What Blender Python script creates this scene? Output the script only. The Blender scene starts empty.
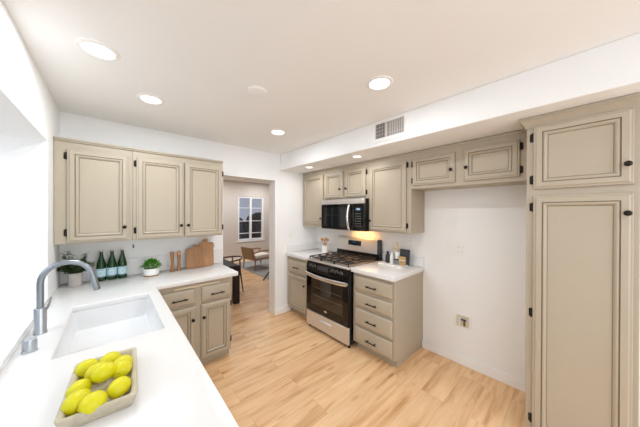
import bpy, bmesh, math, random
from mathutils import Vector, Matrix
random.seed(7)
R = math.radians
SC = bpy.context.scene
COL = SC.collection
PI = math.pi

# ------------------------------------------------------------------ camera
cam_d = bpy.data.cameras.new('camera'); cam = bpy.data.objects.new('camera', cam_d); COL.objects.link(cam)
cam_d.sensor_width = 36.0; cam_d.lens = 36.0 * 231.93 / 640.0; cam_d.clip_start = 0.02; cam_d.clip_end = 100
yaw, pitch, roll = R(41.861), R(-0.1944), R(0.1803)
fw = Vector((math.sin(yaw)*math.cos(pitch), math.cos(yaw)*math.cos(pitch), math.sin(pitch)))
rt = Vector((math.cos(yaw), -math.sin(yaw), 0)); up = rt.cross(fw)
r2 = rt*math.cos(roll) + up*math.sin(roll); u2 = up*math.cos(roll) - rt*math.sin(roll)
cam.matrix_world = Matrix(((r2.x, u2.x, -fw.x, 0), (r2.y, u2.y, -fw.y, 0), (r2.z, u2.z, -fw.z, 1.559), (0, 0, 0, 1)))
SC.camera = cam

# ------------------------------------------------------------------ world, exposure
W = bpy.data.worlds.new('world'); SC.world = W; W.use_nodes = True
bg = W.node_tree.nodes['Background']; bg.inputs[0].default_value = (0.42, 0.45, 0.55, 1); bg.inputs[1].default_value = 0.7
SC.view_settings.view_transform = 'Standard'; SC.view_settings.look = 'None'
SC.view_settings.exposure = 0.29; SC.view_settings.gamma = 1.0; SC.view_settings.use_curve_mapping = False
SC.cycles.use_denoising = True
SC.cycles.max_bounces = 10; SC.cycles.diffuse_bounces = 6; SC.cycles.glossy_bounces = 4; SC.cycles.transparent_max_bounces = 12
SC.cycles.sample_clamp_indirect = 6.0

# ------------------------------------------------------------------ lights (sink window daylight, plus added rear, side and dining fill)
def area(name, loc, rot, sx, sy, power, col, shape='RECTANGLE', parent=None):
    l = bpy.data.lights.new(name, 'AREA'); l.shape = shape; l.size = sx
    if shape in ('RECTANGLE', 'ELLIPSE'): l.size_y = sy
    l.energy = power; l.color = col
    o = bpy.data.objects.new(name, l); COL.objects.link(o); o.location = loc; o.rotation_euler = rot
    if parent: o.parent = parent
    return o
DOWNLIGHT_W, SOFFIT_W, SINK_W, REAR_W, SIDE_W, DINING_W, HOB_W = 4.2, 1.6, 12.5, 41.0, 19.0, 14.0, 1.0
LAMP_C = (0.94, 1.005, 1.07)
area('daylight_sink_window', (-1.15, 1.5, 1.95), (0, R(-56), 0), 1.1, 2.0, SINK_W, (0.90, 1.01, 1.12))
area('rear_fill_light', (1.2, -2.9, 1.4), (R(90), 0, 0), 2.2, 1.9, REAR_W, (0.90, 1.01, 1.12))  # added fill from behind the camera
area('side_fill_light', (-1.0, -1.25, 1.4), (0, R(-90), 0), 1.9, 1.8, SIDE_W, (0.90, 1.01, 1.12))  # invented side source, lights the cabinet fronts opposite
for lx, ly in ((0.1, -1.2), (1.3, -1.2)):
    area('rear_ceiling_fill', (lx, ly, 2.44), (0, 0, 0), 0.15, 0.15, DOWNLIGHT_W, LAMP_C, 'DISK')  # unseen lamps without fixtures, added to flatten the light
for lx, ly in ((0.3, 5.8), (2.3, 6.5), (3.7, 6.6)):
    area('dining_ceiling_fill', (lx, ly, 2.56), (0, 0, 0), 0.2, 0.2, DINING_W, (0.94, 0.98, 1.05), 'DISK')  # bare lights added to brighten the dining room, no fixtures

# ------------------------------------------------------------------ materials
def srgb(r, g, b):
    f = lambda c: (c/255/12.92) if c/255 <= 0.04045 else ((c/255+0.055)/1.055)**2.4
    return (f(r), f(g), f(b), 1)
MATS = {}
def mat(name, col, rough=0.5, metal=0.0, noise=0.0, nscale=20, bump=0.0, bscale=200, spec=0.5, trans=0.0, emit=None, estr=0, stretch=None):
    m = bpy.data.materials.new(name); m.use_nodes = True; nt = m.node_tree; b = nt.nodes['Principled BSDF']
    b.inputs['Base Color'].default_value = col; b.inputs['Roughness'].default_value = rough; b.inputs['Metallic'].default_value = metal
    b.inputs['Specular IOR Level'].default_value = spec; b.inputs['Transmission Weight'].default_value = trans
    tc = nt.nodes.new('ShaderNodeTexCoord'); mp = nt.nodes.new('ShaderNodeMapping'); nt.links.new(tc.outputs['Object'], mp.inputs[0])
    if stretch: mp.inputs['Scale'].default_value = stretch
    if noise:
        n = nt.nodes.new('ShaderNodeTexNoise'); n.inputs['Scale'].default_value = nscale; n.inputs['Detail'].default_value = 5
        nt.links.new(mp.outputs[0], n.inputs['Vector'])
        mx = nt.nodes.new('ShaderNodeMix'); mx.data_type = 'RGBA'
        mx.inputs['A'].default_value = tuple(c*(1-noise) for c in col[:3])+(1,); mx.inputs['B'].default_value = tuple(min(1, c*(1+noise)) for c in col[:3])+(1,)
        nt.links.new(n.outputs[0], mx.inputs['Factor']); nt.links.new(mx.outputs['Result'], b.inputs['Base Color'])
    if bump:
        n2 = nt.nodes.new('ShaderNodeTexNoise'); n2.inputs['Scale'].default_value = bscale; n2.inputs['Detail'].default_value = 3
        nt.links.new(mp.outputs[0], n2.inputs['Vector'])
        bp = nt.nodes.new('ShaderNodeBump'); bp.inputs['Strength'].default_value = bump; bp.inputs['Distance'].default_value = 0.002
        nt.links.new(n2.outputs[0], bp.inputs['Height']); nt.links.new(bp.outputs[0], b.inputs['Normal'])
    if emit: b.inputs['Emission Color'].default_value = emit; b.inputs['Emission Strength'].default_value = estr
    MATS[name] = m
    return m
mat('wall', srgb(244, 244, 243), 0.75, bump=0.15, bscale=260)
mat('wall_tan', srgb(216, 206, 194), 0.8, bump=0.1, bscale=200)
mat('ceiling', srgb(245, 245, 244), 0.85, bump=0.1, bscale=300)
mat('trim', srgb(246, 245, 243), 0.45)
mat('paint', srgb(181, 169, 149), 0.42, noise=0.03, nscale=6)
mat('glaze_and_gap_shade', srgb(134, 119, 98), 0.55)  # groove glaze, also painted as gap shade round doors and drawers
mat('quartz', srgb(234, 233, 231), 0.22, noise=0.02, nscale=90)
mat('sink', srgb(232, 232, 232), 0.18)
mat('bronze', srgb(38, 32, 28), 0.4, 0.6)
mat('black', srgb(14, 14, 15), 0.3)
mat('black_gloss', srgb(9, 9, 10), 0.07)
mat('iron', srgb(52, 49, 47), 0.42)
mat('pan', srgb(168, 158, 148), 0.3, 0.5)
mat('steel', srgb(222, 219, 215), 0.36, 0.72, noise=0.03, nscale=60, stretch=(1, 1, 30))
mat('steel_bright', srgb(228, 226, 224), 0.2, 0.9)
mat('pull_silver', srgb(226, 226, 226), 0.5, 0.2)
mat('nickel', srgb(150, 156, 162), 0.32, 0.85)
mat('nickel_light', srgb(190, 196, 202), 0.3, 0.85)
mat('display', srgb(14, 18, 24), 0.1, emit=srgb(70, 110, 150), estr=0.25)
mat('digits', srgb(190, 205, 215), 0.3, emit=srgb(150, 190, 220), estr=0.6)
mat('buttons', srgb(120, 126, 126), 0.4)
mat('oven_glass', srgb(30, 22, 17), 0.04, spec=1.0)
mat('micro_glass', srgb(22, 27, 29), 0.05, spec=0.9)
mat('wood', srgb(162, 116, 74), 0.5, noise=0.38, nscale=9, stretch=(5, 5, 1))
mat('wood_board', srgb(178, 132, 88), 0.55, noise=0.32, nscale=7, stretch=(5, 5, 1))
mat('wood_light', srgb(204, 152, 98), 0.5, noise=0.15, nscale=20, stretch=(6, 6, 1))
mat('wood_tan', srgb(160, 116, 78), 0.5, noise=0.15, nscale=10)
mat('wood_dark', srgb(40, 30, 25), 0.6, noise=0.2, nscale=12, spec=0.25)
mat('walnut', srgb(86, 68, 52), 0.5, noise=0.15, nscale=12)
mat('board_edge', srgb(226, 208, 178), 0.5)
mat('leather', srgb(40, 30, 24), 0.6)
mat('stone_tray', srgb(198, 188, 166), 0.85, noise=0.22, nscale=45, bump=0.4, bscale=120)
mat('lemon', srgb(222, 214, 8), 0.42, noise=0.07, nscale=25, bump=0.35, bscale=160)
mat('lemon_tip', srgb(196, 186, 40), 0.5)
mat('pot_gray', srgb(186, 180, 174), 0.8, noise=0.05, nscale=40)
mat('pot_white', srgb(240, 239, 236), 0.45)
mat('soil', srgb(50, 38, 28), 0.9)
mat('leaf_dark', srgb(82, 106, 62), 0.55, noise=0.3, nscale=30)
mat('leaf_bright', srgb(98, 164, 48), 0.5, noise=0.3, nscale=40)
mat('stem', srgb(92, 84, 58), 0.7)
mat('bottle_green', srgb(20, 62, 26), 0.08)
mat('label_blue', srgb(196, 226, 234), 0.6)
mat('label_navy', srgb(38, 62, 120), 0.6)
mat('label_red', srgb(200, 40, 40), 0.6)
mat('cap_metal', srgb(196, 186, 160), 0.35, 0.7)
mat('pampas', srgb(222, 202, 168), 0.9)
mat('cap_gray', srgb(66, 70, 70), 0.35)
mat('charcoal', srgb(58, 58, 60), 0.6, noise=0.1, nscale=40)
mat('gray', srgb(140, 140, 142), 0.7)
mat('kraft', srgb(200, 164, 112), 0.8, noise=0.06, nscale=30)
mat('white', srgb(240, 240, 238), 0.5)
mat('plastic', srgb(243, 242, 238), 0.4)
mat('recess', srgb(214, 206, 184), 0.7)
mat('brass', srgb(150, 118, 62), 0.4, 0.7)
mat('valve_blue', srgb(64, 82, 108), 0.5)
mat('vent_dark', srgb(120, 112, 106), 0.8)
mat('vent_slat', srgb(214, 209, 204), 0.6)
mat('cane', srgb(146, 126, 98), 0.8, noise=0.12, nscale=60)
mat('cushion', srgb(240, 230, 216), 0.9)
mat('rug', srgb(158, 156, 152), 0.95, noise=0.3, nscale=9)
mat('lens', srgb(255, 250, 240), 0.5, emit=(1, 0.94, 0.84, 1), estr=6)
mat('lens_dim', srgb(255, 246, 230), 0.5, emit=(1, 0.9, 0.76, 1), estr=2.5)
mat('lens_warm', srgb(255, 214, 150), 0.5, emit=(1, 0.62, 0.25, 1), estr=5)
mat('hedge', srgb(38, 44, 48), 0.9, noise=0.4, nscale=6)
# thin window glass
def glass():
    m = bpy.data.materials.new('window_glass'); m.use_nodes = True; nt = m.node_tree; nt.nodes.clear()
    o = nt.nodes.new('ShaderNodeOutputMaterial'); mx = nt.nodes.new('ShaderNodeMixShader'); t = nt.nodes.new('ShaderNodeBsdfTransparent'); g = nt.nodes.new('ShaderNodeBsdfGlossy')
    g.inputs['Roughness'].default_value = 0.02; mx.inputs[0].default_value = 0.07
    nt.links.new(t.outputs[0], mx.inputs[1]); nt.links.new(g.outputs[0], mx.inputs[2]); nt.links.new(mx.outputs[0], o.inputs[0])
    MATS['glass'] = m
glass()
def oak_floor():
    m = bpy.data.materials.new('oak_planks'); m.use_nodes = True; nt = m.node_tree; b = nt.nodes['Principled BSDF']; L = nt.links.new; N = nt.nodes.new
    tc = N('ShaderNodeTexCoord')
    br = N('ShaderNodeTexBrick'); br.offset = 0.37; br.offset_frequency = 2
    br.inputs['Scale'].default_value = 1; br.inputs['Brick Width'].default_value = 1.25; br.inputs['Row Height'].default_value = 0.185
    br.inputs['Mortar Size'].default_value = 0.0008; br.inputs['Mortar Smooth'].default_value = 0.2; br.inputs['Bias'].default_value = 0
    br.inputs['Color1'].default_value = (0, 0, 0, 1); br.inputs['Color2'].default_value = (1, 1, 1, 1); br.inputs['Mortar'].default_value = (0.5, 0.5, 0.5, 1)
    L(tc.outputs['Object'], br.inputs['Vector'])
    # grain, shifted from plank to plank
    sc = N('ShaderNodeVectorMath'); sc.operation = 'MULTIPLY'; sc.inputs[1].default_value = (0, 0, 9)
    cmb = N('ShaderNodeCombineXYZ'); L(br.outputs['Color'], cmb.inputs['Z']); L(cmb.outputs[0], sc.inputs[0])
    ad = N('ShaderNodeVectorMath'); ad.operation = 'ADD'; L(tc.outputs['Object'], ad.inputs[0]); L(sc.outputs[0], ad.inputs[1])
    mp = N('ShaderNodeMapping'); mp.inputs['Scale'].default_value = (0.6, 5.4, 1); L(ad.outputs[0], mp.inputs[0])
    n = N('ShaderNodeTexNoise'); n.inputs['Scale'].default_value = 2.6; n.inputs['Detail'].default_value = 8; n.inputs['Roughness'].default_value = 0.62; n.inputs['Distortion'].default_value = 0.5
    L(mp.outputs[0], n.inputs['Vector'])
    cr = N('ShaderNodeValToRGB'); e = cr.color_ramp.elements
    e[0].position = 0.28; e[0].color = srgb(198, 142, 92); e[1].position = 0.72; e[1].color = srgb(248, 214, 170)
    k = cr.color_ramp.elements.new(0.5); k.color = srgb(238, 196, 148)
    L(n.outputs[0], cr.inputs[0])
    # knots
    mp2 = N('ShaderNodeMapping'); mp2.inputs['Scale'].default_value = (1.6, 5, 1); L(ad.outputs[0], mp2.inputs[0])
    vo = N('ShaderNodeTexVoronoi'); vo.inputs['Scale'].default_value = 1.3; L(mp2.outputs[0], vo.inputs['Vector'])
    kr = N('ShaderNodeValToRGB'); kr.color_ramp.elements[0].position = 0.03; kr.color_ramp.elements[0].color = (0.62, 0.43, 0.30, 1); kr.color_ramp.elements[1].position = 0.16; kr.color_ramp.elements[1].color = (1, 1, 1, 1)
    L(vo.outputs['Distance'], kr.inputs[0])
    m1 = N('ShaderNodeMix'); m1.data_type = 'RGBA'; m1.blend_type = 'MULTIPLY'; m1.inputs['Factor'].default_value = 0.7
    L(cr.outputs[0], m1.inputs['A']); L(kr.outputs[0], m1.inputs['B'])
    # plank tone
    tr = N('ShaderNodeValToRGB'); tr.color_ramp.elements[0].color = (0.93, 0.915, 0.90, 1); tr.color_ramp.elements[1].color = (1.03, 1.03, 1.03, 1)
    L(br.outputs['Color'], tr.inputs[0])
    m2 = N('ShaderNodeMix'); m2.data_type = 'RGBA'; m2.blend_type = 'MULTIPLY'; m2.inputs['Factor'].default_value = 1
    L(m1.outputs['Result'], m2.inputs['A']); L(tr.outputs[0], m2.inputs['B'])
    m3 = N('ShaderNodeMix'); m3.data_type = 'RGBA'; m3.inputs['B'].default_value = srgb(188, 146, 106)
    L(br.outputs['Fac'], m3.inputs['Factor']); L(m2.outputs['Result'], m3.inputs['A']); L(m3.outputs['Result'], b.inputs['Base Color'])
    b.inputs['Roughness'].default_value = 0.42
    MATS['floor'] = m
oak_floor()

# ------------------------------------------------------------------ mesh helpers
class MB:
    def __init__(s): s.bm = bmesh.new()
    def _mark(s, faces, mi):
        for f in faces: f.material_index = mi
    def box(s, x0, x1, y0, y1, z0, z1, bev=0.0, mi=0, seg=1):
        vs = [s.bm.verts.new((x, y, z)) for x in (x0, x1) for y in (y0, y1) for z in (z0, z1)]
        q = [(0, 1, 3, 2), (4, 6, 7, 5), (0, 4, 5, 1), (2, 3, 7, 6), (0, 2, 6, 4), (1, 5, 7, 3)]
        fs = [s.bm.faces.new([vs[i] for i in f]) for f in q]; s._mark(fs, mi)
        if bev > 0:
            ed = list({e for f in fs for e in f.edges})
            r = bmesh.ops.bevel(s.bm, geom=ed, offset=bev, segments=seg, profile=0.6, affect='EDGES')
            s._mark(r['faces'], mi)
        return s
    def obox(s, c, size, rot, bev=0.0, mi=0):
        n0 = set(s.bm.verts)
        s.box(-size[0]/2, size[0]/2, -size[1]/2, size[1]/2, -size[2]/2, size[2]/2, bev, mi)
        M = Matrix.Translation(c) @ rot.to_4x4()
        for v in s.bm.verts:
            if v not in n0: v.co = M @ v.co
        return s
    def tube(s, pts, rad, n=10, mi=0, cap=True):
        pts = [Vector(p) for p in pts]; rs = rad if isinstance(rad, (list, tuple)) else [rad]*len(pts)
        rings = []; prev = None
        for i, p in enumerate(pts):
            t = (pts[min(i+1, len(pts)-1)] - pts[max(i-1, 0)]).normalized()
            if prev is None:
                a = Vector((0, 0, 1)) if abs(t.z) < 0.9 else Vector((1, 0, 0)); u = t.cross(a).normalized()
            else:
                u = (prev - t*prev.dot(t)).normalized()
            prev = u; w = t.cross(u)
            rings.append([s.bm.verts.new(p + (u*math.cos(2*PI*k/n) + w*math.sin(2*PI*k/n))*rs[i]) for k in range(n)])
        for a, b in zip(rings, rings[1:]):
            for k in range(n): s.bm.faces.new((a[k], a[(k+1) % n], b[(k+1) % n], b[k])).material_index = mi
        if cap:
            s.bm.faces.new(rings[0][::-1]).material_index = mi; s.bm.faces.new(rings[-1]).material_index = mi
        return s
    def lathe(s, prof, c=(0, 0, 0), n=24, mi=0, M=None, mis=None):
        M = M or Matrix.Identity(4); c = Vector(c); rings = []
        for r, z in prof:
            if r < 1e-6: rings.append([s.bm.verts.new(c + M @ Vector((0, 0, z)))])
            else: rings.append([s.bm.verts.new(c + M @ Vector((r*math.cos(2*PI*k/n), r*math.sin(2*PI*k/n), z))) for k in range(n)])
        for i, (a, b) in enumerate(zip(rings, rings[1:])):
            m_ = mis[i] if mis else mi
            for k in range(n):
                k2 = (k+1) % n
                if len(a) == 1 and len(b) == 1: continue
                if len(a) == 1: f = s.bm.faces.new((a[0], b[k2], b[k]))
                elif len(b) == 1: f = s.bm.faces.new((a[k], a[k2], b[0]))
                else: f = s.bm.faces.new((a[k], a[k2], b[k2], b[k]))
                f.material_index = m_
        return s
    def rings(s, x0, x1, z0, z1, prof, mis=None):
        """stepped rectangular front facing -Y: prof = (inset, stand-off) pairs"""
        loops = []
        for i, h in prof:
            loops.append([s.bm.verts.new(p) for p in ((x0+i, -h, z0+i), (x1-i, -h, z0+i), (x1-i, -h, z1-i), (x0+i, -h, z1-i))])
        for j, (a, b) in enumerate(zip(loops, loops[1:])):
            for k in range(4):
                s.bm.faces.new((a[k], a[(k+1) % 4], b[(k+1) % 4], b[k])).material_index = mis[j] if mis else 0
        s.bm.faces.new(loops[-1]); s.bm.faces.new(loops[0][::-1])
        return s
    def prism(s, poly, y0, y1, mi=0):
        """outline in x,z extruded along y"""
        a = [s.bm.verts.new((x, y0, z)) for x, z in poly]; b = [s.bm.verts.new((x, y1, z)) for x, z in poly]; n = len(poly)
        s.bm.faces.new(a).material_index = mi; s.bm.faces.new(b[::-1]).material_index = mi
        for k in range(n): s.bm.faces.new((a[k], b[k], b[(k+1) % n], a[(k+1) % n])).material_index = mi
        return s
    def build(s, name, mats, parent=None, smooth=40, loc=None, rot=None):
        bmesh.ops.recalc_face_normals(s.bm, faces=s.bm.faces)
        me = bpy.data.meshes.new(name); s.bm.to_mesh(me); s.bm.free()
        for m in (mats if isinstance(mats, (list, tuple)) else [mats]): me.materials.append(MATS[m])
        if smooth:
            me.shade_smooth(); me.set_sharp_from_angle(angle=R(smooth))
        o = bpy.data.objects.new(name, me); COL.objects.link(o)
        if parent: o.parent = parent
        if loc: o.location = loc
        if rot: o.rotation_euler = rot
        return o
def thing(name, label, cat, loc=(0, 0, 0), rz=0.0, group=None):
    o = bpy.data.objects.new(name, None); COL.objects.link(o); o.empty_display_size = 0.05
    o.location = loc; o.rotation_euler = (0, 0, rz); o['label'] = label; o['category'] = cat
    if group: o['group'] = group
    return o
def tag(o, label, cat, group=None):
    o['label'] = label; o['category'] = cat
    if group: o['group'] = group
    return o
def struct(name, mb, m, **k):
    o = mb.build(name, m, **k); o['kind'] = 'structure'; return o
def copy_tree(o, parent=None):
    c = o.copy(); COL.objects.link(c)
    if parent: c.parent = parent
    for ch in [x for x in o.children]: copy_tree(ch, c)
    return c

# ------------------------------------------------------------------ room shell
XL, XR, YB, YB2, H = -0.345, 2.69, 3.073, 3.245, 2.452
YR = -2.6
struct('floor', MB().box(-1.6, 5.2, YR-0.1, 7.6, -0.1, 0), 'floor')
struct('ceiling', MB().box(-1.0, XR+0.2, YR-0.1, YB, H, H+0.3), 'ceiling')
struct('ceiling_dining', MB().box(-1.6, 5.2, YB, 7.6, 2.58, 2.75), 'ceiling')
w = MB()                                                            # wall to the dining room, with the doorway
w.box(-1.0, 1.064, YB, YB2, 0, 2.75); w.box(1.843, XR+0.2, YB, YB2, 0, 2.75); w.box(1.064, 1.843, YB, YB2, 2.048, 2.75)
struct('wall_back', w, 'wall')
w = MB()                                                            # sink wall, thick, with the window opening
w.box(-0.75, XL, -0.3, 0.45, 0, H); w.box(-0.75, XL, YR, -2.2, 0, H); w.box(-0.75, XL, -2.2, -0.3, 0, 0.25); w.box(-0.75, XL, -2.2, -0.3, 2.25, H); w.box(-0.75, XL, 2.543, YB, 0, H); w.box(-0.75, XL, 0.45, 2.543, 0, 0.914); w.box(-0.75, XL, 0.45, 2.543, 2.068, H)
struct('wall_left', w, 'wall')
struct('wall_right', MB().box(XR, XR+0.2, YR, YB, 0, H), 'wall')
w = MB(); w.box(-0.75, 0.1, YR-0.12, YR, 0, H); w.box(2.3, XR+0.2, YR-0.12, YR, 0, H); w.box(0.1, 2.3, YR-0.12, YR, 0, 0.25); w.box(0.1, 2.3, YR-0.12, YR, 2.25, H)
struct('wall_rear', w, 'wall')
# soffit over the right-hand cabinets
struct('wall_soffit', MB().box(1.93, XR, YR, YB, 2.208, H, 0.006), 'wall')
# dining room
w = MB(); w.box(-1.6, 3.05, 7.4, 7.55, 0, 2.75); w.box(3.97, 5.2, 7.4, 7.55, 0, 2.75); w.box(3.05, 3.97, 7.4, 7.55, 0, 0.63); w.box(3.05, 3.97, 7.4, 7.55, 2.09, 2.75)
struct('wall_far', w, 'wall_tan')
struct('wall_dining_right', MB().box(5.05, 5.2, YB2, 7.4, 0, 2.75), 'wall_tan')
w = MB(); w.box(-1.6, -1.45, YB2, 5.3, 0, 2.75); w.box(-1.6, -1.45, 6.4, 7.4, 0, 2.75); w.box(-1.6, -1.45, 5.3, 6.4, 0, 0.95); w.box(-1.6, -1.45, 5.3, 6.4, 2.0, 2.75)
struct('wall_dining_left', w, 'wall_tan')
# doorway reveal casing in bright white
t = MB(); t.box(1.838, 1.8435, YB-0.002, YB2+0.002, 0, 2.046); t.box(1.0635, 1.069, YB-0.002, YB2+0.002, 0, 2.046); t.box(1.069, 1.838, YB-0.002, YB2+0.002, 2.043, 2.0485)
struct('trim_1', t, 'trim')
# window ledge over the sink
struct('trim_2', MB().box(-0.70, XL+0.012, 0.45, 2.543, 0.914, 0.944, 0.004), 'quartz')
def baseboard(name, x0, x1, y0, y1, axis):
    b = MB(); b.box(x0, x1, y0, y1, 0, 0.075, 0.002)
    if axis == 'x-': b.box(x0+0.005, x1, y0, y1, 0.075, 0.093, 0.003)
    if axis == 'y-': b.box(x0, x1, y0+0.005, y1, 0.075, 0.093, 0.003)
    return struct(name, b, 'trim')
baseboard('baseboard_right', XR-0.015, XR, 0.235, 1.21, 'x-')
baseboard('baseboard_back', 1.828, 2.125, YB-0.015, YB, 'y-')
baseboard('baseboard_far', -1.4, 5.0, 7.385, 7.4, 'y-')

def window(name, w, h, cols, rows, loc, rz, fr=0.035, depth=0.05, mull=None, bars=None, m='trim'):
    """frame in local x,z facing -y; pane is its child"""
    f = MB()
    f.box(0, fr, 0, depth, 0, h); f.box(w-fr, w, 0, depth, 0, h); f.box(fr, w-fr, 0, depth, 0, fr); f.box(fr, w-fr, 0, depth, h-fr, h)
    for i in range(1, cols): f.box(w*i/cols-0.012, w*i/cols+0.012, 0.005, depth-0.005, fr, h-fr)
    for j in (bars if bars is not None else [k/rows for k in range(1, rows)]): f.box(fr, w-fr, 0.012, depth-0.012, h*j-0.009, h*j+0.009)
    if mull: f.box(w*mull-0.03, w*mull+0.03, -0.004, depth, fr, h-fr)
    o = struct(name, f, m, loc=loc, rot=(0, 0, rz))
    MB().box(fr-0.005, w-fr+0.005, depth/2-0.003, depth/2+0.003, fr-0.005, h-fr+0.005).build('pane', 'glass', o)
    return o
window('window_1', 2.093, 1.124, 3, 2, (-0.745, 0.45, 0.944), R(90), fr=0.05, depth=0.045)
wn = window('window_2', 0.92, 1.46, 1, 1, (3.05, 7.42, 0.63), 0, fr=0.05, depth=0.07, mull=0.49, bars=(0.16, 0.44, 0.74))
wn2 = MB(); wn2.box(-0.05, 0.97, -0.04, 0.02, -0.045, 0.0, 0.004); wn2.build('window_sill', 'trim', wn)
window('window_3', 1.1, 1.05, 3, 2, (-1.46, 5.3, 0.95), R(90), fr=0.05, depth=0.06)
window('added_rear_window', 2.2, 2.0, 2, 1, (2.3, YR-0.02, 0.25), R(180), fr=0.06, depth=0.06)  # unseen window, added as an opening for the rear fill
window('added_side_window', 1.9, 2.0, 2, 1, (-0.745, -2.2, 0.25), R(90), fr=0.06, depth=0.06)  # made-up window behind the camera, lets the side fill in
# dark garden planting seen through the dining room window
for i, (hx, hy, hw, hh) in enumerate(((3.9, 9.6, 0.5, 1.15), (5.2, 10.3, 0.6, 1.35))):
    b = bmesh.new(); bmesh.ops.create_icosphere(b, subdivisions=4, radius=1)
    for v in b.verts:
        n_ = v.co.normalized(); d = 1 + 0.07*math.sin(9*n_.x+i)*math.cos(8*n_.z) + random.uniform(-0.06, 0.06)
        v.co = Vector((n_.x*hw*d, n_.y*hw*d, max(0.0, n_.z*d+1)*hh/2*1.15))
    m_ = MB(); m_.bm.free(); m_.bm = b
    tag(m_.build('garden_shrub', 'hedge', loc=(hx, hy, 0.0)), ('dark garden shrub outside, behind the left sash of the dining window', 'dark garden shrub outside, behind the right sash of the dining window')[i], 'shrub')
struct('added_dark_backdrop', MB().box(-3.3, -3.1, 3.4, 9.4, -0.02, 3.2), 'hedge')  # unseen slab, added so the dining side panes mirror dark
struct('ground', MB().box(-3.3, 12, 7.6, 16, -0.12, -0.02), 'hedge')

# ------------------------------------------------------------------ lights in the ceilings
def recessed(label, x, y, z, dim=False, r=0.064):
    t = thing('recessed_light', label, 'light', (x, y, z), 0, 'recessed downlights')
    MB().lathe([(r, -0.002), (r+0.004, -0.009), (r+0.022, -0.006), (r+0.027, 0.0), (r, 0.0)], n=40).build('trim_ring', 'trim', t)
    MB().lathe([(0, -0.004), (r*0.99, -0.003), (r*0.99, 0.0), (0, 0.0)], n=40).build('lens', 'lens_dim' if dim else 'lens', t)
    area('bulb_glow', (0, 0, -0.012), (0, 0, 0), r*1.7, r*1.7, SOFFIT_W if dim else DOWNLIGHT_W, (0.97, 0.97, 0.98) if dim else LAMP_C, 'DISK', t)
recessed('large round recessed ceiling light nearest the sink window, biggest in view', -0.054, 1.769, H)
recessed('round recessed ceiling light above the left wall cabinets', 0.228, 2.257, H)
recessed('round recessed ceiling light nearest the doorway', 1.368, 2.229, H)
recessed('round recessed ceiling light just in front of the air vent', 1.369, 0.919, H)
recessed('small recessed light in the soffit above the tall cabinet beside the microwave', 2.09, 1.70, 2.208, True, 0.045)
recessed('small recessed light in the soffit near the doorway wall', 2.085, 2.562, 2.208, True, 0.045)
tag(MB().lathe([(0, -0.018), (0.05, -0.017), (0.066, -0.012), (0.072, 0.0), (0, 0.0)], n=40).build('ceiling_cover', 'ceiling', loc=(0.793, 1.583, H)), 'unlit round white cover plate in the middle of the ceiling', 'cover plate')

# air vent in the soffit face
v = thing('air_vent', 'rectangular white air return grille in the soffit face', 'vent', (1.93, 1.368, 2.245), R(-90))
f = MB(); wv, hv = 0.365, 0.205
f.box(0, wv, -0.008, 0, 0, 0.034, 0.002); f.box(0, wv, -0.008, 0, hv-0.032, hv, 0.002); f.box(0, 0.033, -0.008, 0, 0.03, hv-0.03, 0.002); f.box(wv-0.033, wv, -0.008, 0, 0.03, hv-0.03, 0.002)
f.build('vent_frame', 'trim', v)
MB().box(0.03, wv-0.03, -0.001, 0.0, 0.03, hv-0.03).build('backing', 'vent_dark', v)
for k in range(17):
    x = 0.042 + k*0.0176
    MB().obox((x, -0.005, hv/2), (0.0025, 0.012, hv-0.066), Matrix.Rotation(R(28 if k < 8 else -28), 3, 'Z')).build('slat', 'vent_slat', v)
for k in (1, 2, 3): MB().box(0.033, wv-0.033, -0.0045, -0.0025, 0.033+k*0.0345, 0.0355+k*0.0345).build('cross_bar', 'vent_slat', v)
MB().box(0.142, 0.164, -0.011, -0.004, 0.033, hv-0.032).build('center_divider', 'vent_slat', v)

# ------------------------------------------------------------------ cabinets
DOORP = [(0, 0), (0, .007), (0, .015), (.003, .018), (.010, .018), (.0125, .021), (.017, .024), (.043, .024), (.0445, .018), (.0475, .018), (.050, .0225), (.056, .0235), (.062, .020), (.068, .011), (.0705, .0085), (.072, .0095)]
DOORM = [1, 0, 0, 0, 0, 0, 0, 1, 1, 0, 0, 0, 0, 1, 0]  # first band paints gap shade at the frame, the rest is groove glaze
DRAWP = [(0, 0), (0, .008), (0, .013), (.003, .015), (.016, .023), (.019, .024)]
def knob(parent, x, y, z, r=0.0155):
    M = Matrix.Rotation(R(90), 4, 'X')
    MB().lathe([(0.009, 0), (0.008, 0.003), (0.005, 0.008), (0.0055, 0.013), (r*0.9, 0.017), (r, 0.021), (r*0.85, 0.026), (r*0.45, 0.029), (0, 0.030)], (x, y, z), 20, M=M).build('knob', 'bronze', parent)
def pull(parent, x, y, z, ln=0.135):
    m = MB(); m.tube([(x-ln/2, y-0.028, z), (x+ln/2, y-0.028, z)], 0.0055, 10)
    for sx in (-1, 1):
        m.tube([(x+sx*ln*0.34, y, z), (x+sx*ln*0.34, y-0.028, z)], 0.005, 8); m.tube([(x+sx*ln*0.30, y-0.028, z), (x+sx*ln*0.38, y-0.028, z)], 0.0085, 10)
    m.build('handle', 'bronze', parent)
def hinge(parent, x, y, z, side):
    m = MB(); m.tube([(x, y-0.008, z-0.030), (x, y-0.008, z-0.026), (x, y-0.008, z+0.026), (x, y-0.008, z+0.030)], [0.004, 0.0075, 0.0075, 0.004], 10)
    m.box(min(x, x-side*0.014), max(x, x-side*0.014), y-0.0035, y, z-0.026, z+0.026, 0.001)
    m.build('hinge', 'bronze', parent)
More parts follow.
